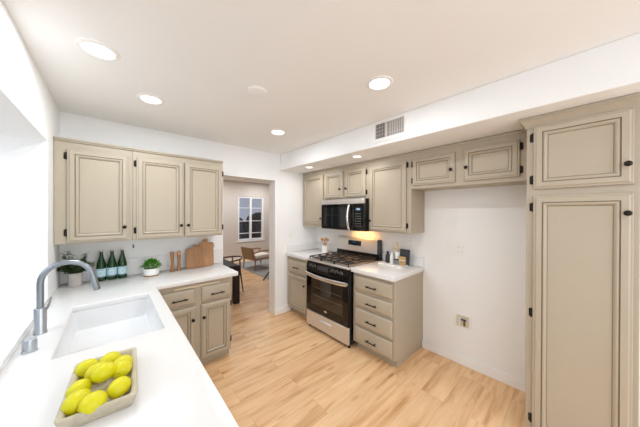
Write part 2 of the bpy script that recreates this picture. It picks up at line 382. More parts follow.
def cabinet(name, label, cat, origin, rz, w, d, h, doors=(), drawers=(), toe=0.0, crown=None, group=None, toe_side=0.0, frame_lip=0.0):
    """local: x to the right, y into the wall, z up; face frame at y = 0"""
    t = thing(name, label, cat, origin, rz, group)
    MB().box(0.0, w, 0.019, d, toe, h, 0.0015).build('carcass', 'paint', t)
    MB().box(0.0, w, 0, 0.0185, toe, h, 0.002).build('face_frame', 'paint', t)
    if toe: MB().box(toe_side, w-toe_side, 0.065, d, 0, toe).build('toe_kick', 'paint', t)
    if crown == 'small':
        MB().box(-0.0, w, -0.012, d*0.9, h, h+0.012, 0.002).box(-0.0, w, -0.02, d*0.9, h+0.012, h+0.024, 0.002).build('crown', 'paint', t)
    if crown == 'strip':
        m = MB(); m.box(0, w, -0.008, 0, h-0.022, h-0.001, 0.003); m.build('crown', 'paint', t)
    if crown == 'large':
        m = MB(); prof = [(-0.002, 0.0), (-0.006, 0.0), (-0.008, 0.008), (-0.010, 0.016), (-0.016, 0.022), (-0.022, 0.034), (-0.032, 0.044), (-0.034, 0.046), (-0.034, 0.053), (-0.040, 0.053), (-0.040, 0.064), (0.0, 0.064)]
        n_ = len(prof); zc = h-0.0655
        La = [m.bm.verts.new((y, d-0.01, zc+z)) for y, z in prof]; Lb = [m.bm.verts.new((y, y, zc+z)) for y, z in prof]; Lc = [m.bm.verts.new((w, y, zc+z)) for y, z in prof]
        m.bm.faces.new(La); m.bm.faces.new(Lc[::-1])
        for A, B in ((La, Lb), (Lb, Lc)):
            for k in range(n_): m.bm.faces.new((A[k], B[k], B[(k+1) % n_], A[(k+1) % n_]))
        m.build('crown', 'paint', t)
    for x0, x1, z0, z1, hs, kx, kz, hz in doors:
        dn = MB().rings(x0, x1, z0, z1, DOORP, DOORM).build('door', ['paint', 'glaze_and_gap_shade'], t, smooth=25)
        if kx is not None: knob(dn, kx, -0.024, kz)
        hx = x0-0.006 if hs < 0 else x1+0.006
        for z in hz: hinge(dn, hx, 0.0, z, hs if False else (1 if hs < 0 else -1))
    for x0, x1, z0, z1 in drawers:
        dr = MB().rings(x0, x1, z0, z1, DRAWP, [1, 0, 0, 0, 0]).build('drawer', ['paint', 'glaze_and_gap_shade'], t, smooth=25)  # rim band carries the shade of the drawer gap in its colour
        pull(dr, (x0+x1)/2, -0.024, (z0+z1)/2-0.008)
    return t
# wall cabinets left of the doorway
Z0 = 1.297
cabinet('wall_cabinet', 'single door greige wall cabinet above the green bottles', 'cabinet', (-0.343, 2.765, Z0), 0, 0.483, 0.306, 0.831,
        [(0.072, 0.457, 1.310-Z0, 2.074-Z0, -1, 0.426, 1.425-Z0, (1.390-Z0, 2.012-Z0))], crown='small')
cabinet('wall_cabinet', 'two door greige wall cabinet above the cutting boards, left of the doorway', 'cabinet', (0.141, 2.765, Z0), 0, 0.815, 0.306, 0.831,
        [(0.028, 0.417, 1.306-Z0, 2.078-Z0, -1, 0.389, 1.424-Z0, (1.388-Z0, 2.012-Z0)), (0.427, 0.804, 1.304-Z0, 2.080-Z0, 1, 0.453, 1.424-Z0, (1.39-Z0, 2.005-Z0))], crown='small')
# peninsula base cabinet
cabinet('base_cabinet', 'base cabinet under the short counter leg, two drawers over two doors', 'cabinet', (0.29, 2.51, 0), 0, 0.672, 0.556, 0.871,
        [(0.030, 0.318, 0.100, 0.645, -1, 0.318-0.026, 0.518, ()), (0.368, 0.655, 0.100, 0.645, 1, 0.368+0.020, 0.517, (0.20, 0.584))],
        [(0.040, 0.316, 0.668, 0.815), (0.372, 0.660, 0.668, 0.815)], toe=0.085)
pc = [o for o in COL.objects if o.name.startswith('base_cabinet')][0]
MB().box(0.135, 0.548, -0.012, 0.0, 0.826, 0.842, 0.002).build('pull_out_board', 'board_edge', pc)
# sink run base
cabinet('sink_cabinet', 'long base cabinet below the sink counter, seen only from the floor side', 'cabinet', (0.255, 0.47, 0), R(90), 2.03, 0.59, 0.711,
        [(0.06, 0.50, 0.10, 0.69, -1, 0.47, 0.56, ()), (0.56, 1.02, 0.10, 0.69, -1, 0.99, 0.56, ()), (1.08, 1.54, 0.10, 0.69, 1, 1.11, 0.56, ())], toe=0.085)
# right-hand run
RW = R(-90)
XF = 2.365
def right(name, label, cat, ytop, ybot, z0, z1, doors, face=XF, crown='strip', drawers=(), toe=0.0, d=None, ts=0.0):
    dd = [(ytop-a, ytop-b, c-z0, e-z0, hs, (ytop-k if k is not None else None), (kz or 0)-z0, tuple(q-z0 for q in hz)) for a, b, c, e, hs, k, kz, hz in doors]
    dr = [(ytop-a, ytop-b, c-z0, e-z0) for a, b, c, e in drawers]
    return cabinet(name, label, cat, (face, ytop, z0), RW, ytop-ybot, (d or XR-face)-0.003, z1-z0, dd, dr, toe, crown, toe_side=ts)
right('wall_cabinet', 'single door wall cabinet in the corner left of the microwave', 'cabinet', 3.068, 2.523, 1.340, 2.204, [(3.033, 2.560, 1.378, 2.135, -1, 2.588, 1.472, ())])
right('wall_cabinet', 'short two door wall cabinet directly above the microwave', 'cabinet', 2.5225, 1.733, 1.738, 2.204,
      [(2.512, 2.160, 1.762, 2.130, -1, 2.200, 1.885, ()), (2.112, 1.776, 1.764, 2.130, 1, 2.088, 1.884, (1.82, 2.07))])
right('wall_cabinet', 'tall single door wall cabinet right of the microwave', 'cabinet', 1.7325, 1.190, 1.335, 2.204, [(1.712, 1.240, 1.352, 2.123, 1, 1.696, 1.465, (1.42, 2.075))])
right('wall_cabinet', 'wide shallow two door cabinet over the empty fridge alcove', 'cabinet', 1.1895, 0.262, 1.812, 2.204,
      [(1.168, 0.764, 1.846, 2.125, -1, 0.792, 1.962, (1.90, 2.07)), (0.696, 0.308, 1.846, 2.135, 1, 0.668, 1.964, (1.90, 2.08))])
right('pantry_cabinet', 'full height greige pantry cabinet at the right edge', 'cabinet', 0.242, -0.222, 0.0, 2.205,
      [(0.206, -0.200, 1.722, 2.140, -1, -0.178, 1.832, (1.785, 2.070)), (0.206, -0.200, 0.095, 1.676, -1, -0.178, 1.562, (0.168, 0.886, 1.602))], face=2.13, crown='large', toe=0.07)
XB = 2.07
right('base_cabinet', 'narrow base cabinet left of the range with one drawer over one door', 'cabinet', 3.068, 2.515, 0, 0.887,
      [(3.033, 2.578, 0.105, 0.622, -1, 2.612, 0.508, ())], face=XB, crown=None, drawers=[(3.033, 2.578, 0.650, 0.838)], toe=0.088)
right('base_cabinet', 'four drawer greige base cabinet right of the range', 'cabinet', 1.728, 1.203, 0, 0.887, [], face=XB, crown=None,
      drawers=[(1.695, 1.222, 0.698, 0.852), (1.695, 1.222, 0.519, 0.664), (1.695, 1.222, 0.307, 0.490), (1.695, 1.222, 0.106, 0.281)], toe=0.088, ts=0.012)

# ------------------------------------------------------------------ counters
def slab(name, cells, z0, z1, m, bev=0.003):
    bm = bmesh.new(); vd = {}
    gv = lambda x, y: vd.setdefault((round(x, 4), round(y, 4)), bm.verts.new((x, y, z0))) if (round(x, 4), round(y, 4)) not in vd else vd[(round(x, 4), round(y, 4))]
    fs = [bm.faces.new([gv(a, c), gv(b, c), gv(b, d), gv(a, d)]) for a, b, c, d in cells]
    r = bmesh.ops.extrude_face_region(bm, geom=fs)
    for v in [g for g in r['geom'] if isinstance(g, bmesh.types.BMVert)]: v.co.z = z1
    bmesh.ops.recalc_face_normals(bm, faces=bm.faces)
    ed = [e for e in bm.edges if len(e.link_faces) == 2 and e.calc_face_angle(0) > 1.0]
    bmesh.ops.bevel(bm, geom=ed, offset=bev, segments=2, profile=0.5, affect='EDGES')
    m_ = MB(); m_.bm.free(); m_.bm = bm
    return m_.build(name, m, smooth=35)
SX0, SX1, SY0, SY1 = -0.20, 0.219, 1.538, 2.300
xs = [XL+0.001, SX0, SX1, 0.2856]; ys = [0.40, SY0, SY1, 2.470, YB-0.001]
cells = [(xs[i], xs[i+1], ys[j], ys[j+1]) for i in range(3) for j in range(4) if not (i == 1 and j == 1)] + [(0.2856, 1.022, 2.470, YB-0.001)]
ct = slab('countertop', cells, 0.873, 0.914, 'quartz'); tag(ct, 'L-shaped white quartz countertop around the sink and along the doorway wall', 'countertop')
MB().box(XL+0.001, 1.062, YB-0.016, YB-0.001, 0.9145, 1.088, 0.003).build('backsplash', 'quartz', ct)
cr = slab('countertop', [(2.028, XR-0.001, 1.188, 1.733)], 0.889, 0.932, 'quartz'); tag(cr, 'short white countertop over the four drawers right of the range', 'countertop')
MB().box(XR-0.018, XR-0.001, 1.190, 1.733, 0.9325, 1.045, 0.003).build('backsplash', 'quartz', cr)
cl = slab('countertop', [(2.028, XR-0.001, 2.510, YB-0.001)], 0.889, 0.932, 'quartz'); tag(cl, 'short white countertop left of the range holding the utensil crock', 'countertop')
MB().box(XR-0.018, XR-0.001, 2.510, YB-0.018, 0.9325, 1.045, 0.003).box(2.05, XR-0.001, YB-0.018, YB-0.001, 0.9325, 1.045, 0.003).build('backsplash', 'quartz', cl)

# undermount sink
s = thing('kitchen_sink', 'white rectangular undermount sink set into the long counter', 'sink', ((SX0+SX1)/2, (SY0+SY1)/2, 0.72))
def basin(hw, hh, dep):
    m = MB(); n = 6
    def loop(hx, hy, r, z):
        pts = []
        for cx, cy, a0 in ((hx-r, hy-r, 0), (-hx+r, hy-r, 90), (-hx+r, -hy+r, 180), (hx-r, -hy+r, 270)):
            for k in range(n+1):
                a = R(a0+90*k/n); pts.append((cx+r*math.cos(a), cy+r*math.sin(a), z))
        return [m.bm.verts.new(p) for p in pts]
    Ls = [loop(hw+0.012, hh+0.012, 0.03, 0), loop(hw+0.012, hh+0.012, 0.03, dep), loop(hw, hh, 0.022, dep), loop(hw-0.003, hh-0.003, 0.022, 0.05), loop(hw-0.012, hh-0.012, 0.03, 0.022), loop(hw-0.035, hh-0.035, 0.04, 0.014)]
    for a, b in zip(Ls, Ls[1:]):
        for k in range(len(a)): m.bm.faces.new((a[k], a[(k+1) % len(a)], b[(k+1) % len(a)], b[k]))
    m.bm.faces.new(Ls[-1]); m.bm.faces.new(Ls[0][::-1])
    return m
basin((SX1-SX0)/2, (SY1-SY0)/2, 0.1525).build('basin', 'sink', s)
MB().lathe([(0.0, 0.016), (0.022, 0.016), (0.026, 0.0195), (0.044, 0.0185), (0.046, 0.0145), (0, 0.0145)], (0, -0.05, 0), 28).build('drain', 'nickel', s)

# faucet
f = thing('kitchen_faucet', 'tall brushed nickel gooseneck faucet behind the sink', 'faucet', (-0.284, 1.905, 0.9145))
MB().lathe([(0, 0), (0.026, 0), (0.026, 0.006), (0.0235, 0.010), (0.0235, 0.130), (0.021, 0.135), (0, 0.135)], n=28).build('base', 'nickel_light', f)
pts = [(0, 0, 0.135), (0, 0, 0.20), (0, 0, 0.265)]
cx, rr = 0.099, 0.099
for k in range(1, 15):
    a = R(180 - k*12.4); pts.append((cx+rr*math.cos(a), 0, 0.265+rr*math.sin(a)))
MB().tube(pts, 0.0135, 16).build('spout', 'nickel', f)
e = Vector(pts[-1]); dv = (Vector(pts[-1])-Vector(pts[-2])).normalized()
MB().tube([e, e+dv*0.01, e+dv*0.088, e+dv*0.093], [0.0135, 0.0155, 0.0165, 0.015], 16).build('spray_head', 'nickel', f)
MB().tube([(0.018, -0.004, 0.120), (0.028, -0.008, 0.135), (0.040, -0.012, 0.185)], [0.006, 0.005, 0.0042], 10).build('lever', 'nickel', f)
tag(MB().lathe([(0, 0), (0.0255, 0), (0.0255, 0.004), (0.0235, 0.006), (0.0235, 0.046), (0.022, 0.050), (0.022, 0.055), (0.0195, 0.058), (0, 0.058)], n=28).build('air_gap_cap', 'nickel_light', loc=(-0.284, 1.692, 0.9145)), 'short round nickel cap on the counter in front of the faucet', 'cap')

# stone tray with lemons
tr = thing('lemon_tray', 'rectangular sandy stone tray holding lemons on the near counter', 'tray', (-0.022, 1.148, 0.9145), R(-3))
m = MB()
def rl(hx, hy, r, z, n=5):
    pts = []
    for cx_, cy_, a0 in ((hx-r, hy-r, 0), (-hx+r, hy-r, 90), (-hx+r, -hy+r, 180), (hx-r, -hy+r, 270)):
        for k in range(n+1):
            a = R(a0+90*k/n); pts.append((cx_+r*math.cos(a), cy_+r*math.sin(a), z))
    return [m.bm.verts.new(p) for p in pts]
Ls = [rl(.078, .152, .012, 0), rl(.084, .158, .014, .006), rl(.094, .170, .014, .044), rl(.092, .168, .013, .047), rl(.083, .159, .012, .046), rl(.079, .155, .012, .043), rl(.072, .147, .012, .018), rl(.064, .139, .012, .015)]
for a, b in zip(Ls, Ls[1:]):
    for k in range(len(a)): m.bm.faces.new((a[k], a[(k+1) % len(a)], b[(k+1) % len(a)], b[k]))
m.bm.faces.new(Ls[0][::-1]); m.bm.faces.new(Ls[-1])
m.build('tray_body', 'stone_tray', tr)
def lemon_parts(t, L=0.071, rad=0.0295):
    prof = []; n = 18
    for k in range(n+1):
        x = -1+2*k/n; r = rad*math.sqrt(max(0, 1-abs(x)**2.1))*0.99
        if abs(x) > 0.86: r = max(r*0.9, 0.0045*(1-abs(x))/0.14+0.0025 if abs(x) < 0.999 else 0)
        prof.append((r if 0 < k < n else 0, x*L/2))
    M = Matrix.Rotation(R(90), 4, 'Y')
    MB().lathe(prof, (0, 0, 0), 24, M=M).build('peel', 'lemon', t, smooth=80)
    MB().lathe([(0, -L/2-0.0015), (0.0032, -L/2+0.0005), (0.0036, -L/2+0.003), (0, -L/2+0.003)], (0, 0, 0), 10, M=M).build('stem_tip', 'lemon_tip', t)
LEM = [(-0.072, 1.258, 0.960, 15, 0, 'lemon at the far left corner of the stone tray'),
       (-0.006, 1.258, 0.960, 40, 5, 'lemon in the middle of the far tray edge'),
       (0.030, 1.196, 0.960, 65, 0, 'lemon at the right of the tray, behind the rightmost one'),
       (0.026, 1.140, 0.972, 75, 8, 'rightmost round lemon resting at the right side of the tray'),
       (-0.042, 1.196, 0.962, 45, 0, 'lemon behind the topmost center lemon, partly covered'),
       (-0.022, 1.128, 0.988, 35, 0, 'topmost lemon lying in the center of the heap'),
       (-0.083, 1.120, 0.960, 55, 0, 'lemon against the left tray edge, middle one'),
       (0.018, 1.046, 0.960, 50, -4, 'lemon alone at the near right with its tip towards the corner'),
       (-0.082, 1.052, 0.961, 50, 0, 'lemon at the near left, half hidden by the nearest one'),
       (-0.044, 1.006, 0.966, 18, 0, 'nearest lemon, largest in view, at the front of the tray')]
for i, (x, y, z, a, tilt, lb) in enumerate(LEM):
    if i == 0:
        lem = thing('lemon', lb, 'lemon', (x, y, z), 0, 'lemons in the stone tray'); lemon_parts(lem); o = lem
    else:
        o = copy_tree(lem); o['label'] = lb
    o.location = (x, y, z); o.rotation_euler = (random.uniform(0, 6), R(tilt), R(a))
    k = random.uniform(0.96, 1.08); o.scale = (k*0.98, k*1.02, k*1.02)

# ------------------------------------------------------------------ things on the left counter
ZC = 0.9145
def leaf(m, p, d, up_, L, wd, mi=0, fold=0.25):
    d = d.normalized(); s_ = d.cross(up_).normalized(); n_ = s_.cross(d)
    q = [p, p+d*L*0.35+s_*wd+n_*fold*wd, p+d*L*0.75+s_*wd*0.75+n_*fold*wd*0.7, p+d*L-n_*L*0.08, p+d*L*0.75-s_*wd*0.75+n_*fold*wd*0.7, p+d*L*0.35-s_*wd+n_*fold*wd, p+d*L*0.4, p+d*L*0.75]
    v = [m.bm.verts.new(c) for c in q]
    for f_ in ((0, 1, 6), (1, 2, 7, 6), (2, 3, 7), (3, 4, 7), (4, 5, 6, 7), (5, 0, 6)):
        m.bm.faces.new([v[i] for i in f_]).material_index = mi
rnd = random.Random(11)
p = thing('potted_plant', 'dark green sprigs in a plain gray pot in the counter corner', 'plant', (-0.240, 2.925, ZC))
MB().lathe([(0, 0), (0.040, 0), (0.042, 0.003), (0.046, 0.112), (0.045, 0.115), (0.041, 0.114), (0.040, 0.095), (0, 0.095)], n=32).build('pot', 'pot_gray', p)
MB().lathe([(0, 0.102), (0.0405, 0.0955), (0.0405, 0.0952), (0, 0.0952)], n=20).build('soil', 'soil', p)
st = MB(); lf = MB()
for k in range(70):
    a = rnd.uniform(0, 2*PI); lean = rnd.uniform(0.1, 1.0); hgt = rnd.uniform(0.05, 0.09) if lean > 0.45 else rnd.uniform(0.07, 0.13)
    if k < 7: hgt = rnd.uniform(0.15, 0.205); lean = rnd.uniform(0.3, 0.55); a = rnd.uniform(-0.5, 3.6)
    b0 = Vector((0.02*math.cos(a), 0.02*math.sin(a), 0.098)); tip = b0+Vector((math.cos(a)*lean*0.118, math.sin(a)*lean*0.118*0.62, hgt))
    mid = (b0+tip)/2+Vector((0, 0, 0.012)); st.tube([b0, mid, tip], [0.0015, 0.0013, 0.0009], 5)
    nl = 13 if k >= 7 else 8
    for j in range(nl):
        f0 = (0.28 if k >= 7 else 0.62)+(0.72 if k >= 7 else 0.38)*j/(nl-1); q = b0.lerp(mid, f0*2) if f0 < 0.5 else mid.lerp(tip, f0*2-1)
        aa = rnd.uniform(0, 2*PI); leaf(lf, q, Vector((math.cos(aa), math.sin(aa), rnd.uniform(-0.1, 0.7))), Vector((0, 0, 1)), rnd.uniform(0.021, 0.031), rnd.uniform(0.008, 0.012))
st.build('stems', 'stem', p); lf.build('foliage', 'leaf_dark', p, smooth=0)
p = thing('potted_plant', 'bright green leafy plant in a white bowl planter on a wood base', 'plant', (0.298, 2.905, ZC))
MB().lathe([(0, 0.012), (0.062, 0.012), (0.066, 0.016), (0.0685, 0.075), (0.067, 0.078), (0.062, 0.077), (0.061, 0.066), (0, 0.066)], n=36).build('pot', 'pot_white', p)
MB().lathe([(0, 0), (0.062, 0), (0.063, 0.0115), (0, 0.0115)], n=36).build('wood_base', 'wood', p)
MB().lathe([(0, 0.070), (0.0605, 0.067), (0.0605, 0.0662), (0, 0.0662)], n=20).build('soil', 'soil', p)
lf = MB()
for k in range(560):
    a = rnd.uniform(0, 2*PI); el = rnd.uniform(0.0, PI/2); rr_ = rnd.uniform(0.55, 1.0)
    q = Vector((math.cos(a)*math.cos(el)*0.086*rr_, math.sin(a)*math.cos(el)*0.080*rr_, 0.080+math.sin(el)*0.078*rr_))
    o_ = q-Vector((0, 0, 0.07)); leaf(lf, q, Vector((o_.x, o_.y, o_.z*0.6))+Vector((rnd.uniform(-.05, .05), rnd.uniform(-.05, .05), rnd.uniform(-.03, .05))), Vector((0, 0, 1)), rnd.uniform(0.016, 0.026), rnd.uniform(0.006, 0.010))
lf.build('foliage', 'leaf_bright', p, smooth=0)

# sparkling water bottles
def text_mesh(body, size, name):
    c = bpy.data.curves.new('t', 'FONT'); c.body = body; c.size = size; c.align_x = 'CENTER'; c.align_y = 'CENTER'; c.extrude = 0.0; c.resolution_u = 2
    o = bpy.data.objects.new('t', c); COL.objects.link(o); dg = bpy.context.evaluated_depsgraph_get()
    me = bpy.data.meshes.new_from_object(o.evaluated_get(dg)); COL.objects.unlink(o); bpy.data.objects.remove(o); bpy.data.curves.remove(c); me.name = name
    return me
def wrap(me, r, z, name, m, parent, a0=-90):
    for v_ in me.vertices:
        a = R(a0)+v_.co.x/r; zz = v_.co.y+z; v_.co = (r*math.cos(a), r*math.sin(a), zz)
    me.materials.clear(); me.materials.append(MATS[m]); o = bpy.data.objects.new(name, me); COL.objects.link(o); o.parent = parent
    return o
def bottle(label, x, y, rz):
    b = thing('glass_bottle', label, 'bottle', (x, y, ZC), rz, 'green mineral water bottles')
    MB().lathe([(0, 0.004), (0.030, 0.0), (0.035, 0.004), (0.0355, 0.012), (0.0355, 0.128), (0.034, 0.145), (0.029, 0.170), (0.022, 0.200), (0.0155, 0.228), (0.013, 0.245), (0.0125, 0.262), (0.014, 0.264), (0.014, 0.270), (0.012, 0.272), (0, 0.272)], n=32).build('glass_body', 'bottle_green', b)
    MB().lathe([(0.0128, 0.268), (0.0148, 0.2685), (0.0152, 0.272), (0.0140, 0.2790), (0.011, 0.281), (0, 0.281)], n=24).build('cap', 'cap_metal', b)
    lb = MB().lathe([(0.0357, 0.034), (0.0359, 0.0345), (0.0359, 0.113), (0.0357, 0.1135)], n=48).build('label', 'label_blue', b)
    wrap(text_mesh('S.PELLEGRINO', 0.0092, 'lettering'), 0.0362, 0.101, 'lettering', 'label_navy', lb)
    me = bpy.data.meshes.new('star'); pts = []
    for k in range(10):
        rr_ = 0.0062 if k % 2 == 0 else 0.0026; a = R(90+36*k); pts.append((rr_*math.cos(a), rr_*math.sin(a), 0))
    me.from_pydata(pts+[(0, 0, 0)], [], [(k, (k+1) % 10, 10) for k in range(10)])
    wrap(me, 0.0362, 0.074, 'star', 'label_red', lb)
    m_ = MB().lathe([(0.03595, 0.036), (0.03605, 0.0362), (0.03605, 0.041), (0.03595, 0.0412)], n=48); m_.build('label_band', 'label_navy', lb)
bottle('leftmost of the three green glass bottles, nearest the faucet spout', -0.077, 3.004, R(-8))
bottle('middle of the three green glass bottles', -0.001, 3.006, R(-4))
bottle('rightmost of the three green glass bottles, nearest the white planter', 0.075, 3.004, R(0))

# mills
def mill(label, x, y, tip):
    t = thing('pepper_mill', label, 'pepper mill', (x, y, ZC), R(20), 'wooden mills')
    MB().lathe([(0, 0), (0.0215, 0), (0.022, 0.004), (0.0175, 0.050), (0.0145, 0.085), (0.0160, 0.125), (0.0205, 0.168), (0.021, 0.172), (0, 0.172)], n=24).build('mill_body', 'wood', t)
    MB().lathe([(0.019, 0.1725), (0.0212, 0.174), (0.0215, 0.205), (0.0195, 0.211), (0, 0.212)], n=24).build('mill_top', 'wood_light' if tip else 'wood', t)
    MB().lathe([(0.005, 0.2115), (0.006, 0.215), (0.004, 0.219), (0, 0.2195)], n=12).build('finial', 'bronze', t)
mill('left slim wooden mill, nearer the white planter', 0.486, 2.945, False)
mill('right slim wooden mill, nearer the cutting boards', 0.552, 2.955, True)

# cutting boards leaning on the backsplash
def board(label, x0, x1, h, hx0, hx1, hh, yb, lean, mat_, cord=False):
    w_ = x1-x0; t = thing('cutting_board', label, 'cutting board', (x0, yb, ZC), 0)
    a0, a1 = hx0-x0, hx1-x0; r = 0.02; n = 5
    poly = []
    def arc(cx_, cz_, ra, d0, d1):
        for k in range(n+1):
            a = R(d0+(d1-d0)*k/n); poly.append((cx_+ra*math.cos(a), cz_+ra*math.sin(a)))
    arc(r*0.5, r*0.5, r*0.5, 180, 270); arc(w_-r*0.5, r*0.5, r*0.5, 270, 360)
    arc(w_-r, h-r, r, 0, 90); arc(a1+0.012, h+0.012, 0.012, 270, 180); arc(a1-0.012, h+hh-0.012, 0.012, 0, 90); arc(a0+0.012, h+hh-0.012, 0.012, 90, 180); arc(a0-0.012, h+0.012, 0.012, 0, -90); arc(r, h-r, r, 90, 180)
    m_ = MB(); m_.prism(poly, -0.018, 0.0)
    bd = m_.build('board', mat_, t, rot=(R(-lean), 0, 0), smooth=30)
    hm = MB(); hm.lathe([(0, 0.0), (0.007, 0.0), (0.007, 0.0008), (0, 0.0008)], ((a0+a1)/2, -0.018, h+hh*0.45), 16, M=Matrix.Rotation(R(90), 4, 'X')); hm.build('hang_hole', 'leather', bd)
    if cord:
        cm = MB(); cm.tube([(w_-0.03, -0.019, h-0.012), (w_-0.012, -0.024, h-0.006), (w_+0.004, -0.018, h-0.025), (w_+0.007, -0.014, h-0.055), (w_+0.003, -0.014, h-0.072)], 0.0025, 8); cm.build('cord', 'leather', bd)
board('wider square wooden cutting board in front, with a short handle', 0.628, 0.800, 0.232, 0.692, 0.757, 0.034, 2.972, 4, 'wood')
board('taller narrow wooden cutting board behind, with a leather cord', 0.766, 0.928, 0.280, 0.818, 0.862, 0.045, 3.000, 4, 'wood_board', True)

# small hook and plates on the walls
hk = thing('wall_hook', 'tiny dark hook on the wall under the left wall cabinets', 'hook', (0.164, YB-0.001, 1.209))
MB().box(-0.008, 0.008, -0.004, 0, -0.016, 0.020, 0.002).build('hook_plate', 'nickel', hk)
MB().tube([(0, -0.004, 0.004), (0, -0.016, -0.002), (0, -0.019, -0.012), (0, -0.013, -0.02)], 0.0035, 8).build('hook_arm', 'bronze', hk)
def plate(name, label, cat, loc, rz, w_, h_, kind):
    t = thing(name, label, cat, loc, rz)
    MB().box(-w_/2, w_/2, -0.006, 0, -h_/2, h_/2, 0.002).build('cover_plate', 'plastic', t)
    if kind == 'switch': MB().box(-0.017, 0.017, -0.010, -0.006, -0.033, 0.033, 0.002).build('rocker', 'white', t)
    else:
        for dz in (-0.024, 0.024):
            sk = MB().box(-0.016, 0.016, -0.008, -0.006, dz-0.014, dz+0.014, 0.004).build('socket', 'white', t)
            s_ = MB()
            for dx in (-0.006, 0.006): s_.box(dx-0.0012, dx+0.0012, -0.0084, -0.0079, dz-0.003, dz+0.006)
            s_.build('slots', 'vent_dark', sk)
plate('light_switch', 'white switch plate on the wall stub left of the range', 'switch', (2.132, YB, 1.212), 0, 0.075, 0.115, 'switch')
plate('wall_outlet', 'white outlet plate on the wall of the empty fridge alcove', 'outlet', (XR, 0.834, 1.176), RW, 0.072, 0.115, 'outlet')
plate('wall_outlet', 'white outlet plate above the tray on the right countertop', 'outlet', (XR, 1.352, 1.185), RW, 0.072, 0.115, 'outlet')
# recessed ice maker valve box
vb = thing('valve_box', 'recessed water valve box low on the fridge alcove wall', 'valve box', (XR, 0.871, 0.370), RW)
m = MB(); a, b_ = 0.156, 0.150
m.box(0, a, -0.006, 0, 0, 0.021, 0.002); m.box(0, a, -0.006, 0, b_-0.019, b_, 0.002); m.box(0, 0.02, -0.006, 0, 0.019, b_-0.019, 0.002); m.box(a-0.02, a, -0.006, 0, 0.019, b_-0.019, 0.002)
m.build('flange', 'plastic', vb)
MB().box(0.019, a-0.019, -0.0015, 0, 0.018, b_-0.018).build('box_back', 'recess', vb)
MB().tube([(0.094, -0.010, 0.034), (0.094, -0.010, 0.085)], 0.009, 12).tube([(0.094, -0.010, 0.058), (0.094, -0.022, 0.058)], 0.007, 10).build('valve', 'brass', vb)
MB().obox((0.090, -0.016, 0.095), (0.046, 0.010, 0.016), Matrix.Identity(3), 0.003).build('valve_handle', 'valve_blue', vb)
MB().tube([(0.052, -0.008, 0.034), (0.052, -0.008, 0.108)], 0.008, 10).build('pipe', 'white', vb)

# ------------------------------------------------------------------ gas range
RY0, RY1 = 2.505, 1.740; RWd = RY0-RY1
g = thing('gas_range', 'stainless and black freestanding gas range between the base cabinets', 'range', (2.0, RY0, 0.0), RW)
MB().box(0.004, RWd-0.004, 0.030, 0.655, 0.035, 0.905, 0.003).build('range_body', 'black', g)
for x in (0.03, RWd-0.03):
    for y in (0.045, 0.60): MB().lathe([(0, 0), (0.016, 0), (0.016, 0.008), (0.010, 0.012), (0.010, 0.036), (0, 0.036)], (x, y, 0), 14).build('leg', 'black', g)
dw = MB().box(0.004, RWd-0.004, 0.0, 0.0295, 0.042, 0.238, 0.004).build('storage_drawer', 'steel', g)
MB().box(0.275, 0.480, -0.010, 0.0, 0.152, 0.180, 0.004).build('drawer_pull', 'pull_silver', dw)
od = MB().box(0.004, RWd-0.004, -0.004, 0.0295, 0.244, 0.790, 0.004).build('oven_door', 'black_gloss', g)
MB().box(0.10, RWd-0.085, -0.0062, -0.0041, 0.350, 0.700, 0.001).build('oven_window', 'oven_glass', od)
mm = MB()
for z in (0.47, 0.575): mm.box(0.13, RWd-0.11, -0.0066, -0.0062, z, z+0.003)
mm.build('rack_lines', 'buttons', od)
MB().lathe([(0, 0), (0.024, 0), (0.026, 0.002), (0.022, 0.004), (0, 0.0045)], (0.385, -0.0042, 0.312), 24, M=Matrix.Rotation(R(90), 4, 'X') @ Matrix.Diagonal((1, 0.5, 1, 1))).build('badge', 'steel_bright', od)
hm = MB(); N = 16
rows = []
for k in range(N+1):
    x = 0.010+(RWd-0.020)*k/N; u = (x-RWd/2)/(RWd/2); y = -0.028-0.026*(1-u*u); z = 0.742-0.010*(1-u*u)
    rows.append([hm.bm.verts.new((x, y+dy, z+dz)) for dy, dz in ((0, -0.024), (-0.010, -0.014), (-0.012, 0.0), (-0.010, 0.016), (0, 0.024), (0.010, 0.014), (0.010, -0.014))])
for A, B in zip(rows, rows[1:]):
    for k in range(7): hm.bm.faces.new((A[k], A[(k+1) % 7], B[(k+1) % 7], B[k]))
hm.bm.faces.new(rows[0]); hm.bm.faces.new(rows[-1][::-1])
for x in (0.022, RWd-0.022): hm.box(x-0.014, x+0.014, -0.030, -0.003, 0.726, 0.758, 0.003)
hm.build('oven_handle', 'steel_bright', od)
cp = MB(); a = [(0.030, 0.795), (-0.006, 0.795), (0.004, 0.880), (0.012, 0.896), (0.030, 0.896)]
va = [cp.bm.verts.new((0.004, y, z)) for y, z in a]; vb_ = [cp.bm.verts.new((RWd-0.004, y, z)) for y, z in a]
cp.bm.faces.new(va); cp.bm.faces.new(vb_[::-1])
for k in range(5): cp.bm.faces.new((va[k], vb_[k], vb_[(k+1) % 5], va[(k+1) % 5]))
cpo = cp.build('control_panel', 'black_gloss', g)
MB().box(0.225, 0.43, -0.0035, 0.003, 0.815, 0.868).build('panel_inset', 'charcoal', cpo)
MK = Matrix.Rotation(R(97), 4, 'X')
for x in (0.100, 0.172, 0.510, 0.575, 0.648):
    kb = MB().lathe([(0.024, 0), (0.024, 0.004), (0.019, 0.006), (0.017, 0.024), (0.014, 0.027), (0, 0.027)], (x, -0.001, 0.845), 20, M=MK).build('burner_knob', 'black', cpo)
    MB().lathe([(0.0245, 0), (0.026, 0.001), (0.0245, 0.0025)], (x, -0.001, 0.845), 20, M=MK).build('knob_ring', 'steel', kb)
    MB().box(x-0.002, x+0.002, -0.031, -0.027, 0.843, 0.862).build('knob_mark', 'steel_bright', kb)
